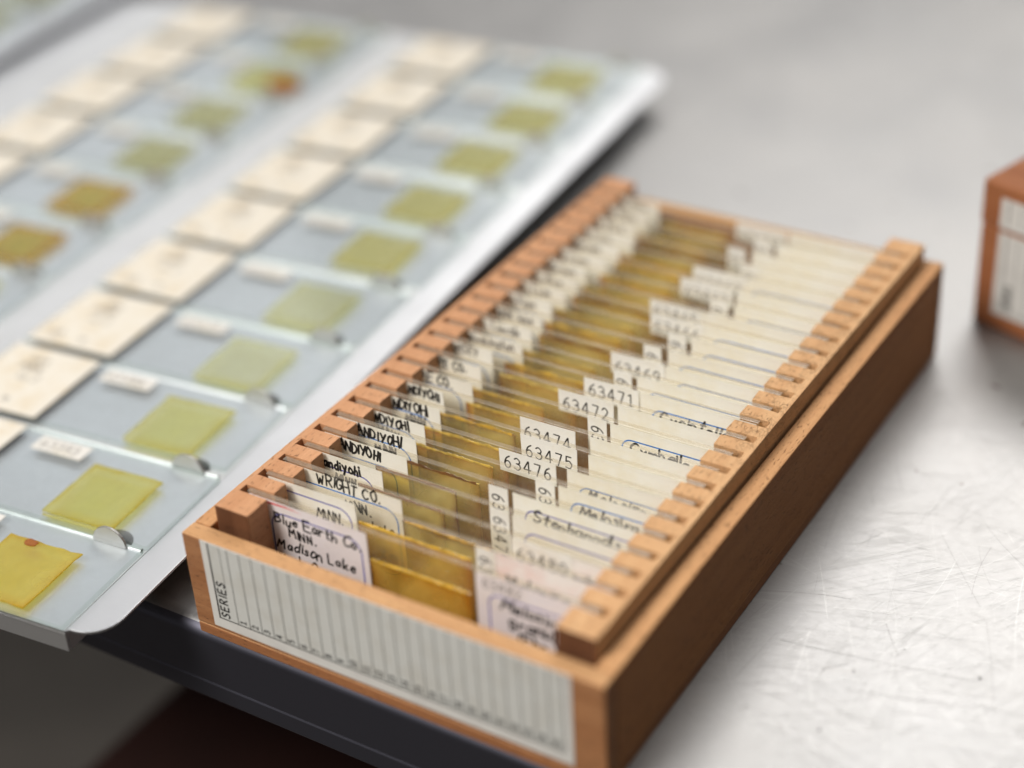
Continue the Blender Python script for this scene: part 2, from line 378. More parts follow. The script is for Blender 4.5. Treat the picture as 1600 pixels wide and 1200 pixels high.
def ribbon(bm, pts, w, z, closed=False):
    """flat pen stroke with round ends, lying in the xy plane (mm)"""
    n = len(pts); L = []; R = []
    for i in range(n):
        a = pts[i - 1] if (i > 0 or closed) else pts[i]; b = pts[(i + 1) % n] if (i < n - 1 or closed) else pts[i]
        dx, dy = b[0] - a[0], b[1] - a[1]; d = math.hypot(dx, dy) or 1
        nx, ny = -dy / d, dx / d
        L.append((pts[i][0] + nx * w / 2, pts[i][1] + ny * w / 2)); R.append((pts[i][0] - nx * w / 2, pts[i][1] - ny * w / 2))
    lv = [bm.verts.new((x * MM, y * MM, z * MM)) for x, y in L]; rv = [bm.verts.new((x * MM, y * MM, z * MM)) for x, y in R]
    for i in range(n if closed else n - 1):
        j = (i + 1) % n
        bm.faces.new((lv[i], rv[i], rv[j], lv[j]))
    if not closed:
        for (e, q, lo, hi) in ((pts[0], pts[min(1, n - 1)], lv[0], rv[0]), (pts[-1], pts[-2], rv[-1], lv[-1])):
            ang = math.atan2(e[1] - q[1], e[0] - q[0])
            arc = [bm.verts.new(((e[0] + math.cos(ang + a) * w / 2) * MM, (e[1] + math.sin(ang + a) * w / 2) * MM, z * MM)) for a in (.9, 0, -.9)]
            bm.faces.new([lo] + arc[::1] + [hi]) if lo is lv[0] else bm.faces.new([lo] + arc[::-1] + [hi])
def text(bm, s, x, y, h, w, z, spacing=.24, jitter=.0, slant=.0, rot=0., stretch=1.):
    """write s with its base line starting at (x, y); rot turns the whole line"""
    ca, sa = math.cos(rot), math.sin(rot)
    cx = 0.; zi = 0
    for ch in s:
        strokes = G.get(ch, G['o']); wmax = 0.
        jy = random.uniform(-jitter, jitter) * .10; js = 1 + random.uniform(-jitter, jitter) * .14; jr = random.uniform(-jitter, jitter) * .16
        curve = False
        for st in strokes:
            if st == 'c': curve = True; continue
            p = [(px + random.uniform(-jitter, jitter) * .035, py + random.uniform(-jitter, jitter) * .035) for px, py in st]
            wmax = max(wmax, max(q[0] for q in st))
            if curve: p = smooth_pts(p, 4)
            elif jitter and len(p) == 2:
                mx = ((p[0][0] + p[1][0]) / 2 + random.uniform(-.03, .03), (p[0][1] + p[1][1]) / 2); p = smooth_pts([p[0], mx, p[1]], 3)
            elif len(p) > 2:
                q = []
                for a, b in zip(p, p[1:]): q += [a, (a[0] * .94 + b[0] * .06, a[1] * .94 + b[1] * .06), (a[0] * .06 + b[0] * .94, a[1] * .06 + b[1] * .94)]
                p = q + [p[-1]]
            curve = False
            P = []
            for px, py in p:
                ax = (cx + (px + (slant + jr) * py) * js * stretch) * h; ay = (py * js + jy) * h
                P.append((x + ax * ca - ay * sa, y + ax * sa + ay * ca))
            zi += 1
            ribbon(bm, P, w, z + .0015 * zi)
        if ch == ' ': cx += .42 * stretch
        else: cx += (wmax + spacing + random.uniform(0, jitter) * .06) * stretch
    return cx * h
def text_w(s, h, spacing=.24, stretch=1.):
    c = 0
    for ch in s:
        c += .42 * stretch if ch == ' ' else (max([q[0] for st in G.get(ch, G['o']) if st != 'c' for q in st] or [.3]) + spacing) * stretch
    return c * h
def round_rect(x0, x1, y0, y1, r, n=6):
    p = []
    for cx, cy, a0 in ((x1 - r, y1 - r, 0), (x0 + r, y1 - r, 90), (x0 + r, y0 + r, 180), (x1 - r, y0 + r, 270)):
        for i in range(n + 1):
            a = math.radians(a0 + 90 * i / n); p.append((cx + r * math.cos(a), cy + r * math.sin(a)))
    q = []                                         # extra points along the straight sides keep the stroke width even
    for a, b in zip(p, p[1:] + p[:1]):
        q.append(a)
        if math.hypot(a[0] - b[0], a[1] - b[1]) > 3: q += [(a[0] * .97 + b[0] * .03, a[1] * .97 + b[1] * .03), (a[0] * .03 + b[0] * .97, a[1] * .03 + b[1] * .97)]
    return q

# ------------------------------------------------------------------ the room below and the table
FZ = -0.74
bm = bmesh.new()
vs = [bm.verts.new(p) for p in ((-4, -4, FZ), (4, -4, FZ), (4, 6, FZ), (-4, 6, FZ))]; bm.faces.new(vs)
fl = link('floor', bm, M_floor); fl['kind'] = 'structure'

table = thing('steel_table', 'scratched stainless steel work table with a rounded front edge under the slide boxes', 'table', (0, 0, 0))
def table_profile():
    pr = [(1150, 0)]
    for i in range(9):
        a = math.radians(90 + 90 * i / 8); pr.append((4.3 + 3.6 * math.cos(a), -2.6 + 2.6 * math.sin(a)))
    return pr
bm = bmesh.new()
pr = table_profile() + [(.7, -14.0)]
X0, X1 = -750, 850
a = [bm.verts.new((X0 * MM, y * MM, z * MM)) for y, z in pr]; b = [bm.verts.new((X1 * MM, y * MM, z * MM)) for y, z in pr]
for i in range(len(pr) - 1):
    f = bm.faces.new((a[i], a[i + 1], b[i + 1], b[i])); f.smooth = 0 < i < len(pr) - 2
    f.material_index = 0 if i < 4 else 1
bmesh.ops.recalc_face_normals(bm, faces=bm.faces)
rs = random.Random(21)
n0 = len(bm.faces)
for i in range(3600):                              # knife and drag scratches, many in loose bundles
    if i % 9 == 0: bxc, byc, ba, spread = rs.uniform(80, 200), rs.uniform(0, 190), rs.uniform(0, math.pi), rs.choice([.08, .3, 1.2])
    if i % 11 == 5: bxc, byc = rs.uniform(-75, 0), rs.uniform(3, 30)
    L = rs.choice([3, 5, 8, 12, 18, 30]) * rs.uniform(.6, 1.4); a0 = ba + rs.gauss(0, spread); cu = rs.gauss(0, .010)
    x, y = bxc + rs.gauss(0, 12), byc + rs.gauss(0, 12); pts = []
    for q in range(9):
        pts.append((x, y)); x += math.cos(a0) * L / 8; y += math.sin(a0) * L / 8; a0 += cu * L / 8
    if min(p[1] for p in pts) < 4.5: continue
    m0 = len(bm.faces)
    ribbon(bm, pts, rs.choice([.016, .022, .03, .045, .07]), .008 + .00001 * i)
    bm.faces.ensure_lookup_table()
    mi = 2 if rs.random() < .82 else 3
    for q in range(m0, len(bm.faces)): bm.faces[q].material_index = mi
for i in range(34):                                # specks of dirt stuck to the steel
    cx, cy, rr = rs.uniform(70, 240), rs.uniform(6, 250), rs.choice([.12, .18, .25, .4])
    vsx = [bm.verts.new(((cx + rr * rs.uniform(.6, 1.2) * math.cos(q * .785)) * MM, (cy + rr * rs.uniform(.6, 1.2) * math.sin(q * .785)) * MM, .03 * MM)) for q in range(8)]
    f = bm.faces.new(vsx); f.material_index = 4
top = link('table_top', bm, [M_steel, M_hem, M_scr1, M_scr2, M_hole], table)
bm = bx(X0, X1, .88, 3.6, -19.2, -14.35)
link('edge_hem', bm, M_hem, table, bevel=.5)
link('seam_strip', bx(X0, X1, 1.4, 3.6, -14.35, -14.0), M_hole, table)
link('under_frame', bx(X0 + 30, X1 - 30, 60, 1140, -30, -18), M_hem, table)
for lx, ly in ((-700, 80), (800, 80), (-700, 1080), (800, 1080)):
    link('leg', bx(lx - 18, lx + 18, ly - 18, ly + 18, FZ / MM, -30.5), M_hem, table)

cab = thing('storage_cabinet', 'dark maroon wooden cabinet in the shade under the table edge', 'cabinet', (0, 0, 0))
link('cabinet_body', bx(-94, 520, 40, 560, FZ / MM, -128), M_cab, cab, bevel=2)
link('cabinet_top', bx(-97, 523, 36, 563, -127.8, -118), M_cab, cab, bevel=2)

# ------------------------------------------------------------------ the open slide box
W, D, H, T = 90.6, 158.6, 24.15, 28.4
WT = 3.9
ob = thing('slide_box', 'open wooden slide box with notched rails, full of standing glass slides', 'slide box', (0, 0, 0))
def rimmed(bm):                                    # paler top faces, darker outer faces: light and shade put into the colour
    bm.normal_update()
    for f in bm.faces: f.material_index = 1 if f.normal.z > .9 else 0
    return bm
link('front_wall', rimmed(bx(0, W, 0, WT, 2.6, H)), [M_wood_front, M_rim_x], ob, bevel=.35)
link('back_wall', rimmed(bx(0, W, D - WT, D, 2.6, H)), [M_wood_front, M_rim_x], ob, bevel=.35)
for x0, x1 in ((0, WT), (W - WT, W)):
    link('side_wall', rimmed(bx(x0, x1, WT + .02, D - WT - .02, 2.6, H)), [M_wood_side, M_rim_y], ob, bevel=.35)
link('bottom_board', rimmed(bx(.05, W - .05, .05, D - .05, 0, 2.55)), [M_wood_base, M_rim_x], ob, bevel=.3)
PITCH = 5.772; Y1 = 12.4
def slot_y(k): return Y1 + PITCH * (k - 1)
RX0, RX1, RY0, RY1, SX = 4.45, 12.35, 5.4, 157.4, 5.75
def rail_outline(left):
    rng = random.Random(3 if left else 5)
    pts = [(RX0, RY0), (RX1, RY0)]
    for k in range(1, 26):
        y = slot_y(k)
        j = [rng.uniform(-.10, .10) for _ in range(4)]
        pts += [(RX1 + j[0], y - 1.05 + j[1]), (SX + j[2] * 2, y - 1.05 + j[1]), (SX + j[2] * 2, y + 1.05 + j[3]), (RX1 + j[0] * .5, y + 1.05 + j[3])]
    pts += [(RX1, RY1), (RX0, RY1)]
    return pts if left else [(W - x, y) for x, y in pts][::-1]
# the rails start behind the front wall and end against the back wall's inner face below its rim
def rail(left, mat):
    pts = rail_outline(left)
    ry = D - WT - .05
    low = [(x, min(y, ry)) for x, y in pts]
    o1 = prism(low, 2.62, T)
    xa, xb = (RX0, RX1) if left else (W - RX1, W - RX0)
    prism([(xa, ry + .01), (xb, ry + .01), (xb, RY1), (xa, RY1)], H + .04, T, o1)
    o1.normal_update()
    for f in o1.faces:
        if f.normal.y < -.9 and f.calc_center_median().y < (RY0 + .3) * MM: f.material_index = 1     # rough front end of the rail, darker
    return link('slotted_rail', o1, [mat, M_rail_end], ob, bevel=.12)
rail(True, M_rail_l); rail(False, M_rail_r)

# paper index on the front of the box: a SERIES column and 25 numbered rows (read sideways)
idx = link('index_label', bx(4.55, 84.15, -.14, -.001, 3.55, 24.05), M_bind, ob)
link('index_field', bx(6.1, 82.4, -.175, -.141, 5.85, 24.0), M_series, idx)
bm = bmesh.new()
F0, FB, FT = 6.15, 5.9, 23.95
def fv(bm, x0, x1, z0, z1, y=-.2):
    v = [bm.verts.new((x * MM, y * MM, z * MM)) for x, z in ((x0, z0), (x1, z0), (x1, z1), (x0, z1))]; bm.faces.new(v)
fv(bm, F0, F0 + .38, FB, FT); fv(bm, F0 + .38, 82.4, FB, FB + .26)
CW = (82.4 - F0) / 26.6
for i in range(1, 27):
    x = F0 + .1 + CW * (i + (.6 if i > 0 else 0))
    if i == 1: fv(bm, x - CW * .62, x - CW * .62 + .10, 13.2, FT)
    fv(bm, x, x + .15, FB + .26, FT)
link('ruled_lines', bm, M_grey, idx)
def upright(bm):                                   # turn flat lettering (xy) to stand on the front face (xz), facing -y
    bmesh.ops.transform(bm, matrix=Matrix.Rotation(math.radians(90), 4, 'X'), verts=bm.verts)
bm = bmesh.new()
text(bm, 'SERIES', F0 + 2.75, FB + .75, 1.9, .36, 0, .36, 0, 0, math.pi / 2, 1.0)
upright(bm)
o = link('series_word', bm, M_black, idx); o.location.y = -.205 * MM
bm = bmesh.new()
for i in range(1, 26):
    x = F0 + .1 + CW * (i + .6) + 1.95
    text(bm, str(i), x, FB + .7, 1.35, .26, 0, .2, 0, 0, math.pi / 2)
upright(bm)
o = link('row_numbers', bm, M_grey, idx); o.location.y = -.205 * MM

# ------------------------------------------------------------------ microscope slides
SL, SW, ST = 76.2, 25.4, 1.2
def glass_mesh(name, mats):
    bm = bmesh.new(); box(bm, 0, SL, 0, SW, 0, ST)
    bmesh.ops.bevel(bm, geom=list(bm.edges), offset=.08 * MM, segments=1, affect='EDGES')
    bm.normal_update()
    for f in bm.faces: f.material_index = 0 if abs(f.normal.z) > .95 else 1
    me = bpy.data.meshes.new(name); bm.to_mesh(me); bm.free()
    for m in mats: me.materials.append(m)
    return me
ME_glass = glass_mesh('glass_plate', [M_glass, M_gedge])
ME_tglass = glass_mesh('glass_plate', [M_tglass, M_tedge])
def put(name, me, parent):
    o = bpy.data.objects.new(name, me); COL.objects.link(o); o.parent = parent; return o
def jit_rect(x0, x1, y0, y1, j=.15):
    r = lambda: random.uniform(-j, j)
    return [(x0 + r(), y0 + r()), (x1 + r(), y0 + r()), (x1 + r(), y1 + r()), (x0 + r(), y1 + r())]
PZ = ST + .02
def paper(parent, name, rect, mat, th=.11, j=.12, z=PZ):
    bm = prism(jit_rect(*rect, j), z, z + th)
    bm.normal_update(); bmesh.ops.delete(bm, geom=[f for f in bm.faces if f.normal.z < -.9], context='FACES_ONLY')   # the glued side
    return link(name, bm, mat, parent)
def writing(parent, rows, mat, name='handwriting', z=PZ + .125, w=.36, jitter=1., stretch=1.):
    bm = bmesh.new()
    for (s, x, y, h, slant) in rows: text(bm, s, x, y, h, w, z, .2, jitter, slant, 0, stretch)
    return link(name, bm, mat, parent)
def border(parent, rect, mat, r=2.6, w=.3, z=PZ + .119):
    bm = bmesh.new(); ribbon(bm, round_rect(*rect, r), w, z, True)
    return link('printed_border', bm, mat, parent)

X0S, Z0S = 6.9, 2.75
# left label right edge (world x), paper, text rows (text, world x of its right end, world z, height), border right/top
LEFT = {
 1: (34.5, M_lilac, [], (33.0, 25.4), M_violet), 2: (27.6, M_cream, [('MINN.', 24.5, 21.9, 2.4)], (26.4, 25.8), M_violet),
 3: (34.4, M_cream, [('WRIGHT CO.', 29.4, 25.35, 2.5), ('MINN.', 27, 21.2, 2.4), ('Lake', 32.2, 18.2, 2.3), ('2 m', 32.4, 12.6, 2.3)], (33.2, 24.7), M_blue),
 4: (25.9, M_cream, [('Kandiyohi', 20.6, 24.9, 2.3), ('MINN.', 20, 21.6, 2.2)], (23.6, 24.9), M_violet),
 5: (27.4, M_ivory, [('KANDIYOHI', 20.9, 24.9, 2.2)], (24.6, 23.6), M_blue),
 6: (25.9, M_ivory, [('KANDIYOHI', 22.0, 25.0, 2.3), ('MINN.', 21.5, 21.9, 2.2)], (24.3, 24.9), M_blue),
 7: (24.4, M_ivory, [('KANDIYOHI', 20.3, 25.0, 2.2), ('MINN.', 18.6, 21.9, 2.2)], (22.0, 24.6), M_blue),
 8: (24.0, M_ivory, [('KANDIYOHI', 20.9, 25.2, 2.2), ('MINN', 20.3, 22.5, 2.1)], (22.2, 24.9), M_blue),
 9: (21.4, M_ivory, [('KANDIYOHI', 20.2, 25.4, 2.0)], (20.5, 22.6), M_blue),
 10: (24.6, M_cream, [('POPE CO.', 19.4, 25.0, 2.3)], (21.5, 24.4), M_blue),
 11: (22.8, M_cream, [('POPE CO.', 19.0, 25.1, 2.1)], (20.6, 23.2), M_soft),
 12: (21.8, M_ivory, [('RAMSEY', 18.4, 25.4, 2.1)], (20.4, 23.2), M_blue),
 13: (26.0, M_cream, [('Washington', 23.4, 25.2, 2.1)], (24.5, 23.4), M_blue),
 14: (24.6, M_ivory, [('Lincoln', 21.6, 25.2, 2.1)], (22.6, 23.4), M_blue),
 15: (23.8, M_cream, [('MINN. lake', 21.6, 25.2, 2.0)], (22.4, 23.2), M_blue),
 16: (22.6, M_ivory, [('Pope', 18.5, 25.0, 2.0)], (21.0, 23.2), M_blue)}
RIGHT = {1: 58.0, 2: 55.4, 3: 60.5, 4: 55.2, 5: 51.6, 6: 58.2, 7: 56.9, 8: 58.2, 9: 55.7, 10: 56.8, 11: 55.3, 12: 57.1, 13: 53.4, 14: 56.9,
         15: 54.6, 16: 56.8, 17: 56.6, 18: 53.8, 19: 58.9, 20: 56.6, 21: 55.0, 22: 57.0, 23: 52.4, 24: 55.6, 25: 56.0}
TAGX = {3: ('h', 58.6), 4: ('v', 50.3), 5: ('v', 46.2), 6: ('v', 53.1), 7: ('h', 41.8), 8: ('h', 43.1), 9: ('h', 39.6), 10: ('v', 51.8), 11: ('h', 41.5),
        12: ('h', 44.0), 13: ('v', 48.0), 14: ('h', 44.1), 15: ('v', 48.8), 16: ('v', 51.3), 17: ('h', 44.3), 18: ('h', 41.3), 19: ('v', 53.2),
        20: ('h', 43.0), 21: ('h', 43.2), 22: ('v', 52.4), 23: ('v', 46.4), 24: ('v', 50.0), 25: ('h', 42.8), 2: ('v', 54.2)}
SPEC = {1: ['Melosira', 'granulata', '(Ehr.)'], 2: ['Melosira', 'islandica'], 3: ['Synedra'], 4: ['Cymbella'], 5: ['Stephanodis'], 6: ['Melosira', 'granulata'], 7: ['Melosira gr'],
        8: ['Gomphonema'], 9: ['Navicula'], 10: ['Cymbella ven'], 11: ['Navicula'], 12: ['Cyclotella'], 13: ['Nitzschia']}
BLUE_ON = {1: M_violet, 3: M_violet, 4: M_violet, 5: M_violet, 6: M_blue, 7: M_blue, 10: M_blue, 12: M_blue, 13: M_blue, 14: M_blue, 15: M_blue, 16: M_blue, 17: M_blue, 19: M_blue, 21: M_blue}
LOOK = {
 1: 'frontmost standing slide, Blue Earth Co. and Madison Lake handwritten on its lilac label',
 2: 'standing slide just behind the Blue Earth Co. one, blank strip above a violet border',
 3: 'standing slide marked WRIGHT CO. in capitals above a blue curved border',
 4: 'standing slide with Kandiyohi written in small letters over a violet line',
 5: 'standing slide marked KANDIYOHI directly behind the small-letter Kandiyohi one, upright number tag',
 6: 'standing slide marked KANDIYOHI above MINN. whose blue border curves down over the amber square',
 7: 'standing slide carrying the number tag 63476', 8: 'standing slide carrying the number tag 63475', 9: 'standing slide carrying the number tag 63474',
 10: 'standing slide marked POPE CO. with a sideways tag between numbers 63472 and 63474',
 11: 'standing slide carrying the number tag 63472', 12: 'standing slide marked RAMSEY carrying the number tag 63471',
 13: 'standing slide marked Washington directly behind the RAMSEY one', 14: 'standing slide carrying the number tag 63469',
 15: 'standing slide with sideways tag, directly behind the one numbered 63469', 16: 'standing slide with sideways tag, directly in front of the one numbered 63466',
 17: 'standing slide carrying the number tag 63466', 18: 'standing slide carrying the number tag 63465',
 19: 'blurred standing slide directly behind the one numbered 63465', 20: 'blurred standing slide with a wide tag, sixth from the back wall',
 21: 'blurred standing slide with a wide tag, fifth from the back wall', 22: 'blurred standing slide, fourth from the back wall of the box',
 23: 'blurred standing slide, third from the back wall of the box', 24: 'blurred standing slide, second from the back wall of the box',
 25: 'rearmost standing slide, close to the back wall of the open box'}
for k in range(1, 26):
    lean = math.radians(90 + random.uniform(-1.2, .6))
    t = thing('microscope_slide', LOOK[k], 'microscope slide', (X0S + random.uniform(-.5, .5), slot_y(k) + .5 + random.uniform(-.25, .25), Z0S + .02), (lean, 0, random.uniform(-.004, .004)), 'slides standing in the open box')
    dx, dz = t.location.x / MM, Z0S
    put('glass_plate', ME_glass, t)
    # county label
    xr, pm, rows, (bxr, bzt), bmat = LEFT.get(k, (random.uniform(21.5, 25), random.choice([M_cream, M_ivory]), [(random.choice(['Brown', 'Scott', 'Rice', 'Lyon']), 19, 25.1, 2.1)], (21, 23.3), M_soft))
    lx0 = .6
    top = SW - .35 - random.uniform(0, .25)
    lab = paper(t, 'county_label', (lx0, xr - dx, 1.2, top), pm)
    ink = M_black if k < 12 else M_soft
    wr = []
    if k == 1:
        wr = [('Blue Earth Co.', 12.9 - dx, 23.2 - dz, 2.25, .1), ('MINN.', 16.0 - dx, 20.6 - dz, 2.0, .05), ('Madison Lake', 12.7 - dx, 17.3 - dz, 2.3, .1), ('Mud, 0 m', 12.8 - dx, 14.0 - dz, 2.2, .1)]
    for (s, xe, z, h) in rows:
        wr.append((s, xe - text_w(s, h, .2, .92) - dx, z - dz, h, .06))
    writing(lab, wr, ink, w=.50 if 3 < k < 10 else .43, stretch=1.12 if k == 1 else .92)
    border(lab, (1.8 if k > 1 else 5.4, bxr - dx, 2.4 if k != 3 else 6.0, bzt - dz), bmat, 3.0, .32)
    if k == 1:
        link('red_smear', prism([(3.2, top - .9), (9.5, top - .6), (13, top - .75), (9, top - .25), (4, top - .3)], PZ + .112, PZ + .118), M_red, lab)
    # species label on the right
    rx = RIGHT[k]
    rp = {1: M_lilac, 2: M_pinkp, 3: M_pinkp}.get(k, random.choice([M_ivory, M_cream, M_ivory]))
    rl = paper(t, 'species_label', (rx - dx, SL - .5, 1.0, SW - .25 - random.uniform(0, .3)), rp)
    if k in BLUE_ON:
        border(rl, (rx + 2.6 - dx, SL - 1.4, 2.6, {1: 23.9, 3: 23.4}.get(k, 25.0 + random.uniform(-.5, .35)) - dz), BLUE_ON[k], 2.2, .32)
    if k in SPEC:
        rws = []
        for i, s in enumerate(SPEC[k]): rws.append((s, rx + (5. if k < 3 else 4.3) + i * 1.6 - dx, (21.2 if k < 3 else 18.6 if k in (4, 8, 9, 11, 13) else 22.3) - 3.1 * i - dz, 2.3, .12))
        writing(rl, rws, M_black, w=.5, stretch=1.25)
    num = str(63483 - k)
    if k == 1:
        bm = bmesh.new(); text(bm, num, rx + 1.5 - dx, 24.9 - dz, 2.1, .27, PZ + .125, .28)
        link('printed_number', bm, M_soft, rl)
    if k in TAGX:
        kind, tx = TAGX[k]
        ztop = 25.05 + random.uniform(-.1, .1)
        if kind == 'h':
            tg = paper(t, 'number_tag', (tx - dx, tx + 12.7 - dx, ztop - 5.0, ztop), M_tagp, .11, .1, PZ + (.115 if tx + 12.7 > rx else 0))
            bm = bmesh.new(); wd = text_w(num, 2.75, .30)
            text(bm, num, tx + (12.7 - wd) / 2 + .3 - dx, ztop - {7: 3.95, 12: 3.95, 11: 4.25, 17: 4.2, 18: 4.1}.get(k, 4.75), 2.75, .30, PZ + (.115 if tx + 12.7 > rx else 0) + .125, .30)
        else:
            tg = paper(t, 'number_tag', (tx - dx, tx + 4.2 - dx, ztop - 13.0, ztop), M_tagp, .11, .1, PZ + (.115 if tx + 4.2 > rx else 0))
            bm = bmesh.new()
            text(bm, num, tx + .8 - dx, ztop - 1.9, 2.55, .30, PZ + (.115 if tx + 4.2 > rx else 0) + .125, .30, 0, 0, -math.pi / 2)
        link('printed_number', bm, M_black if k < 17 else M_grey, tg)
    # resin under a coverslip
    cx0 = {1: 35.2, 2: 28.2, 3: 34.6, 9: 19.6, 8: 19.6, 7: 21.2}.get(k, 20.5 + random.uniform(-1.5, 3))
    cw = {1: 21.5, 2: 25, 3: 20}.get(k, 18.6 + random.uniform(-.8, 1.8))
    ct = {1: 22.3, 2: 24.3}.get(k, 22.6 + random.uniform(-.8, 1.0))
    am = {1: M_amber[3], 9: M_amber[2], 8: M_amber[0], 7: M_amber[0], 6: M_amber[1], 4: M_amber[2], 2: M_amber[3]}.get(k, random.choice(M_amber[:3]))
    pts = []
    for (a0, b0), (a1, b1) in zip(((0, 0), (1, 0), (1, 1), (0, 1)), ((1, 0), (1, 1), (0, 1), (0, 0))):
        for i in range(6):
            f = i / 6; pts.append((cx0 - dx + cw * (a0 + (a1 - a0) * f) + random.uniform(-.14, .14), ct - dz - 18.6 * (1 - (b0 + (b1 - b0) * f)) + random.uniform(-.14, .14)))
    bm = prism(pts, PZ + (.13 if cx0 < xr else 0), PZ + .36)
    for f in bm.faces: f.material_index = 1 if abs(f.normal.z) < .5 else 0
    cv = link('coverslip', bm, [am, M_glint[M_amber.index(am)]], t)
    # resin line along the coverslip's upper edge, added to carry its golden glint
    n = 22; lo = []; hi = []
    th = random.uniform(.25, .8)
    for i in range(n + 1):
        x = cx0 - dx + cw * (.03 + .94 * i / n); y = ct - dz
        lo.append((x, y - random.uniform(.1, .35))); hi.append((x, y + .06 + th * abs(math.sin(i * .33 + k)) * random.uniform(.3, 1.)))
    link('resin_glint_bead', prism(lo + hi[::-1], PZ + .37, PZ + .46), M_glint[(M_amber.index(am) + (k % 3 == 0)) % 4], cv)

# ------------------------------------------------------------------ aluminium slide tray with 2 x 10 slides lying flat
K = .925
TH = math.radians(5.0); TZ = 10.0
TO = (-13.9, -20.5)
TL, TWD = 281.5, 188.0
FW = 7.8
def make_tray(loc, label):
    tr = thing('slide_tray', label, 'slide tray', loc, (0, 0, TH))
    link('tray_floor', bx(-TWD, 0, 0, TL, -.7, 0), M_alu, tr)
    link('front_lip', bx(-TWD, -.05, -.02, .65, -5.1, -.72), M_alu, tr)
    link('back_lip', bx(-TWD, -.05, TL - .65, TL, -5.1, -.72), M_alu, tr)
    for s in (0, 1):
        link('side_wall', bx(*((-.72, 0) if s == 0 else (-TWD, -TWD + .72)), .7, TL - .7, -5.1, -.73), M_alu, tr)
        r = 7.0; pts = [(.06, 0)]
        for i in range(9):
            a = math.radians(-90 + 90 * i / 8); pts.append((FW - r + r * math.cos(a), r + .8 + r * math.sin(a)))
        for i in range(9):
            a = math.radians(90 * i / 8); pts.append((FW - r + r * math.cos(a), TL - r - .8 + r * math.sin(a)))
        pts.append((.06, TL))
        if s: pts = [(-TWD - x, y) for x, y in pts][::-1]
        o = link('flange', prism(pts, -.62, .0), M_flange, tr, bevel=.12)
        sg = 1 if s == 0 else -1                                     # the flange is bent a little down
        if s == 0: o.rotation_euler = (0, math.radians(3.), 0)
        else:
            o.location.x = -TWD * MM; o.rotation_euler = (0, math.radians(-3.), 0)
            for v in o.data.vertices: v.co.x += TWD * MM
    for fx in (-TWD + 12, -12):
        for fy in (60, TL - 20):
            link('foot', bx(fx - 6, fx + 6, fy - 6, fy + 6, -TZ, -.75), M_hole, tr)
    return tr
tray = make_tray((TO[0], TO[1], TZ), 'aluminium tray of flat slides beside the open box, its lip overhanging the table edge')
VP = 27.6; V0 = -.6; COLOFF = 89.5; UL = -76.4
def half_disc(r, n=14): return [(r * math.cos(math.pi * i / n), r * math.sin(math.pi * i / n)) for i in range(n + 1)]
def row_v(j): return V0 + 26.7 * j + .17 * j * j        # the rows are not spaced quite evenly
def fit_tray(tr, rows, cols):
    for c in cols:
        for j in rows:
            v = row_v(j) + SW + .75
            bm = bmesh.new()
            n = 8; u0, u1 = UL - COLOFF * c - .5, UL - COLOFF * c + SL - .8
            prev = None
            for i in range(n + 1):
                a = math.pi * i / n
                y = v + .55 * -math.cos(a); z = .45 * math.sin(a) + .005
                cur = [bm.verts.new((u0 * MM, y * MM, z * MM)), bm.verts.new((u1 * MM, y * MM, z * MM))]
                if prev: bm.faces.new((prev[0], prev[1], cur[1], cur[0]))
                prev = cur
            link('ridge', bm, M_alu, tr, smooth=True)
            uc = UL - COLOFF * c + SL - 8.1
            tb = link('stop_tab', prism(half_disc(4.1), -.3, .3), M_tab, tr, bevel=.1)
            tb.rotation_euler = (math.radians(86), 0, 0); tb.location = (uc * MM, (v - .6) * MM, .02 * MM)
            hl = link('punched_hole', prism([(x, y) for x, y in half_disc(4.3)], .004, .016), M_hole, tr)
            hl.location = (uc * MM, (v - .1) * MM, 0)
fit_tray(tray, range(0, 10), (0, 1))

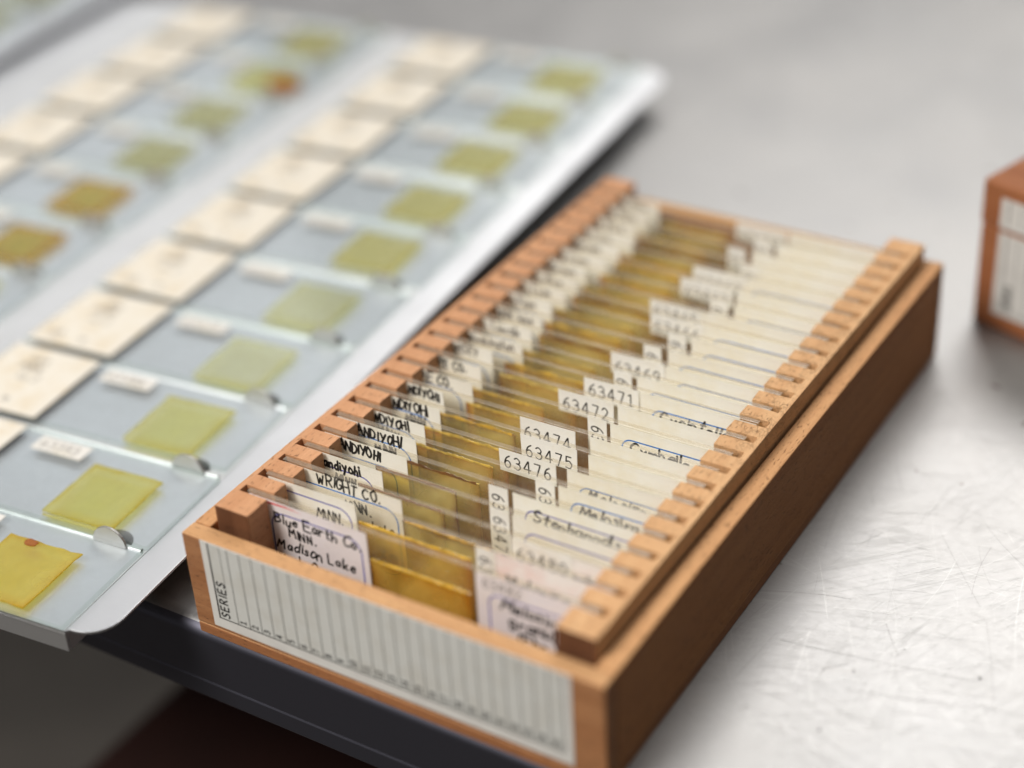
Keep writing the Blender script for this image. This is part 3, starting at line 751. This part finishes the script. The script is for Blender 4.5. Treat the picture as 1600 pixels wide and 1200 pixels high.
def resin_flat(name, mid, rim, body=.3, rimw=.10): return mat_resin(name, mid, rim, body * .45, rimw=rimw)
R_y0 = resin_flat('deep_yellow_resin', (.98, .90, .35), (.95, .76, .12), .5)
R_y1 = resin_flat('yellow_resin', (.97, .95, .62), (.93, .82, .25), .28)
R_y2 = resin_flat('dull_yellow_resin', (.96, .95, .70), (.92, .86, .42), .25)
R_pg = resin_flat('pale_olive_resin', (.965, .96, .84), (.93, .91, .58), .22)
R_py = resin_flat('pale_yellow_resin', (.99, .965, .76), (.97, .90, .45), .25)
R_or = resin_flat('orange_olive_resin', (.86, .80, .30), (.84, .52, .06), .3, .16)
R_ol = resin_flat('grey_olive_resin', (.86, .85, .64), (.80, .76, .46), .22)
TR = {(0, 0): (R_y0, 'deep yellow resin, nearest to the front lip of the tray'), (0, 1): (R_y1, 'bright yellow resin, second from the front lip, right-hand column'),
      (0, 2): (R_y2, 'dull yellow resin, third from the front lip, right-hand column'), (0, 3): (R_pg, 'pale olive resin, fourth from the front lip, right-hand column'),
      (0, 4): (R_pg, 'pale resin yellower at one edge, fifth from the front lip, right-hand column'), (0, 5): (R_py, 'pale yellow resin, sixth from the front lip, right-hand column'),
      (0, 6): (R_py, 'pale yellow resin, fourth from the far end, right-hand column'), (0, 7): (R_py, 'pale yellow resin, third from the far end, right-hand column'),
      (0, 8): (R_py, 'golden-edged pale resin, second from the far end, right-hand column'), (0, 9): (R_py, 'faint yellow resin, farthest in the right-hand column'),
      (1, 3): (R_pg, 'pale green resin at the left picture edge, nearest in the left-hand column'), (1, 4): (R_or, 'brownish orange resin at the left picture edge, left-hand column'),
      (1, 5): (R_or, 'orange-rimmed olive resin, left-hand column, just beyond the brownish orange one'), (1, 6): (R_ol, 'grey olive resin, left-hand column, just beyond the orange-rimmed one'),
      (1, 7): (R_ol, 'grey olive resin, left-hand column, just before the one with an orange blot'), (1, 8): (R_y2, 'yellow resin and an orange blot at its right, left-hand column'),
      (1, 9): (R_py, 'pale yellow resin, farthest in the left-hand column')}
def flat_slide(tr, c, j, rmat, desc, group, zoff=0., rowtext=True, org=None):
    u = UL - COLOFF * c + random.uniform(-.5, .5); v = row_v(j) + random.uniform(-.15, .15)
    ca, sa = math.cos(TH), math.sin(TH)
    ox, oy, oz = org or (TO[0], TO[1], TZ)
    t = thing('microscope_slide', desc, 'microscope slide', (ox + u * ca - v * sa, oy + u * sa + v * ca, oz + .03 + zoff), (math.radians(0), 0, TH + random.uniform(-.013, .013)), group)
    put('glass_plate', ME_tglass, t)
    lab = paper(t, 'paper_label', (1.0, 25.4, .3, 25.1), M_oldlab, .18, .25)
    rows = []
    for i, (s, y, h) in enumerate((('lake', 19.5, 2.2), ('MINN.', 16, 2.4), ('co. 2', 12.3, 2.2), ('63', 3.4, 2.6), ('m', 3.6, 2.2))):
        rows.append((s, (9., 8.2, 9.6, 5.5, 14.5)[i] + random.uniform(-1, 1), y, h, .1))
    writing(lab, rows, M_soft, z=PZ + .19, w=.34)
    tx = 30.5 + random.uniform(-1, 1)
    tg = paper(t, 'number_tag', (tx, tx + 13.5, 18.6, 23.4), M_tagp, .12)
    bm = bmesh.new(); text(bm, str(63400 - 7 * j - c), tx + 1.5, 19.7, 2.6, .26, PZ + .14, .3); link('printed_number', bm, M_soft, tg)
    pts = []
    cx0, cy0, cs = 48.6 + random.uniform(-.7, .7), 1.5 + random.uniform(-.5, .5), 17.6
    if c == 0 and j == 0: cx0, cy0 = 48.5, 1.3
    for (a0, b0), (a1, b1) in zip(((0, 0), (1, 0), (1, 1), (0, 1)), ((1, 0), (1, 1), (0, 1), (0, 0))):
        for i in range(8):
            f = i / 8; jj = .35 if (c == 0 and j == 0 and b0 == 1 and b1 == 1) else .12
            pts.append((cx0 + cs * (a0 + (a1 - a0) * f) + random.uniform(-jj, jj), cy0 + cs * (b0 + (b1 - b0) * f) + random.uniform(-jj, jj)))
    cv = link('coverslip', prism(pts, PZ, PZ + .3), rmat, t)
    def blot(x, y, r, m):
        pp = [(x + r * (1 + random.uniform(-.2, .2)) * math.cos(a * math.pi / 6), y + r * .75 * (1 + random.uniform(-.2, .2)) * math.sin(a * math.pi / 6)) for a in range(12)]
        link('resin_blot', prism(pp, PZ + .305, PZ + .45), m, cv)
    if (c, j) == (0, 0): blot(cx0 + 6.0, cy0 + 16.6, 1.5, R_blot)
    if (c, j) == (1, 8): blot(cx0 + 17.0, cy0 + 7.0, 6.0, R_blot)
    if c == 0 and j in (1, 2, 3, 4):
        link('resin_smear', prism([(cx0 + 1, .2), (cx0 + 12, .25), (cx0 + 20, .35), (cx0 + 19.5, .9), (cx0 + 9, 1.0), (cx0 + .6, .8)], PZ, PZ + .12), R_y1, t)
    return t
R_blot = resin_flat('orange_brown_resin', (.86, .50, .06), (.74, .34, .03), .9, .3)
for c in (0, 1):
    for j in range(10):
        if (c, j) not in TR: continue
        m, d = TR[(c, j)]
        flat_slide(tray, c, j, m, 'tray slide with ' + d, 'slides lying flat in the aluminium tray')

# a second tray further left, out of focus
tray2 = make_tray((TO[0] - (TWD + 2 * FW + 12) * math.cos(TH), TO[1] - (TWD + 2 * FW + 12) * math.sin(TH) + 40, TZ), 'second aluminium tray at the upper left picture corner, beyond the first tray')
fit_tray(tray2, range(5, 10), (0,))
o2 = tuple(c / MM for c in tray2.location)
for j, m, d in ((6, R_ol, 'olive resin slide in the second tray, nearest to the picture corner'), (7, R_ol, 'olive resin slide in the second tray, middle of the three'), (8, R_pg, 'pale olive resin slide in the second tray, farthest of the three')):
    flat_slide(tray2, 0, j, m, d, 'slides in the second tray', org=o2)

# ------------------------------------------------------------------ closed slide box at the right
cb = thing('slide_box', 'closed wooden slide box with its lid on, at the right picture edge', 'slide box', (92.6, 177.2, 0), (0, 0, math.radians(-17)))
CWD, CD, CH1, CH2 = 90.6, 158.6, 26.2, 37.6
link('box_body', bx(0, CWD, 0, CD, .0, CH1), M_wood_closed, cb, bevel=.5)
lid = link('lid', bx(-.25, CWD + .25, -.25, CD + .25, CH1 + .25, CH2), M_wood_closed, cb, bevel=.7)
for nm, par, z0, z1, yy in (('index_label', cb, 4.2, 25.6, -.14), ('lid_label', lid, 26.9, 34.4, -.39)):
    l = link(nm, bx(5.2, 85, yy, yy + .13, z0, z1), M_bind, par)
    bm = bmesh.new()
    fv(bm, 7.2, 7.5, z0 + 1.4, z1 - .3, yy - .02)
    for i in range(1, 26): fv(bm, 7.5 + 2.95 * i, 7.66 + 2.95 * i, z0 + 1.4, z1 - .3, yy - .02)
    if nm == 'index_label': fv(bm, 7.5, 82, z0 + 1.4, z0 + 1.6, yy - .02)
    link('ruled_lines', bm, M_grey, l)
    if nm == 'index_label':
        bm = bmesh.new(); text(bm, 'SERIES', 9.9, z0 + 2.2, 1.75, .33, 0, .27, 0, 0, math.pi / 2, .88); upright(bm)
        o = link('series_word', bm, M_black, l); o.location.y = (yy - .03) * MM
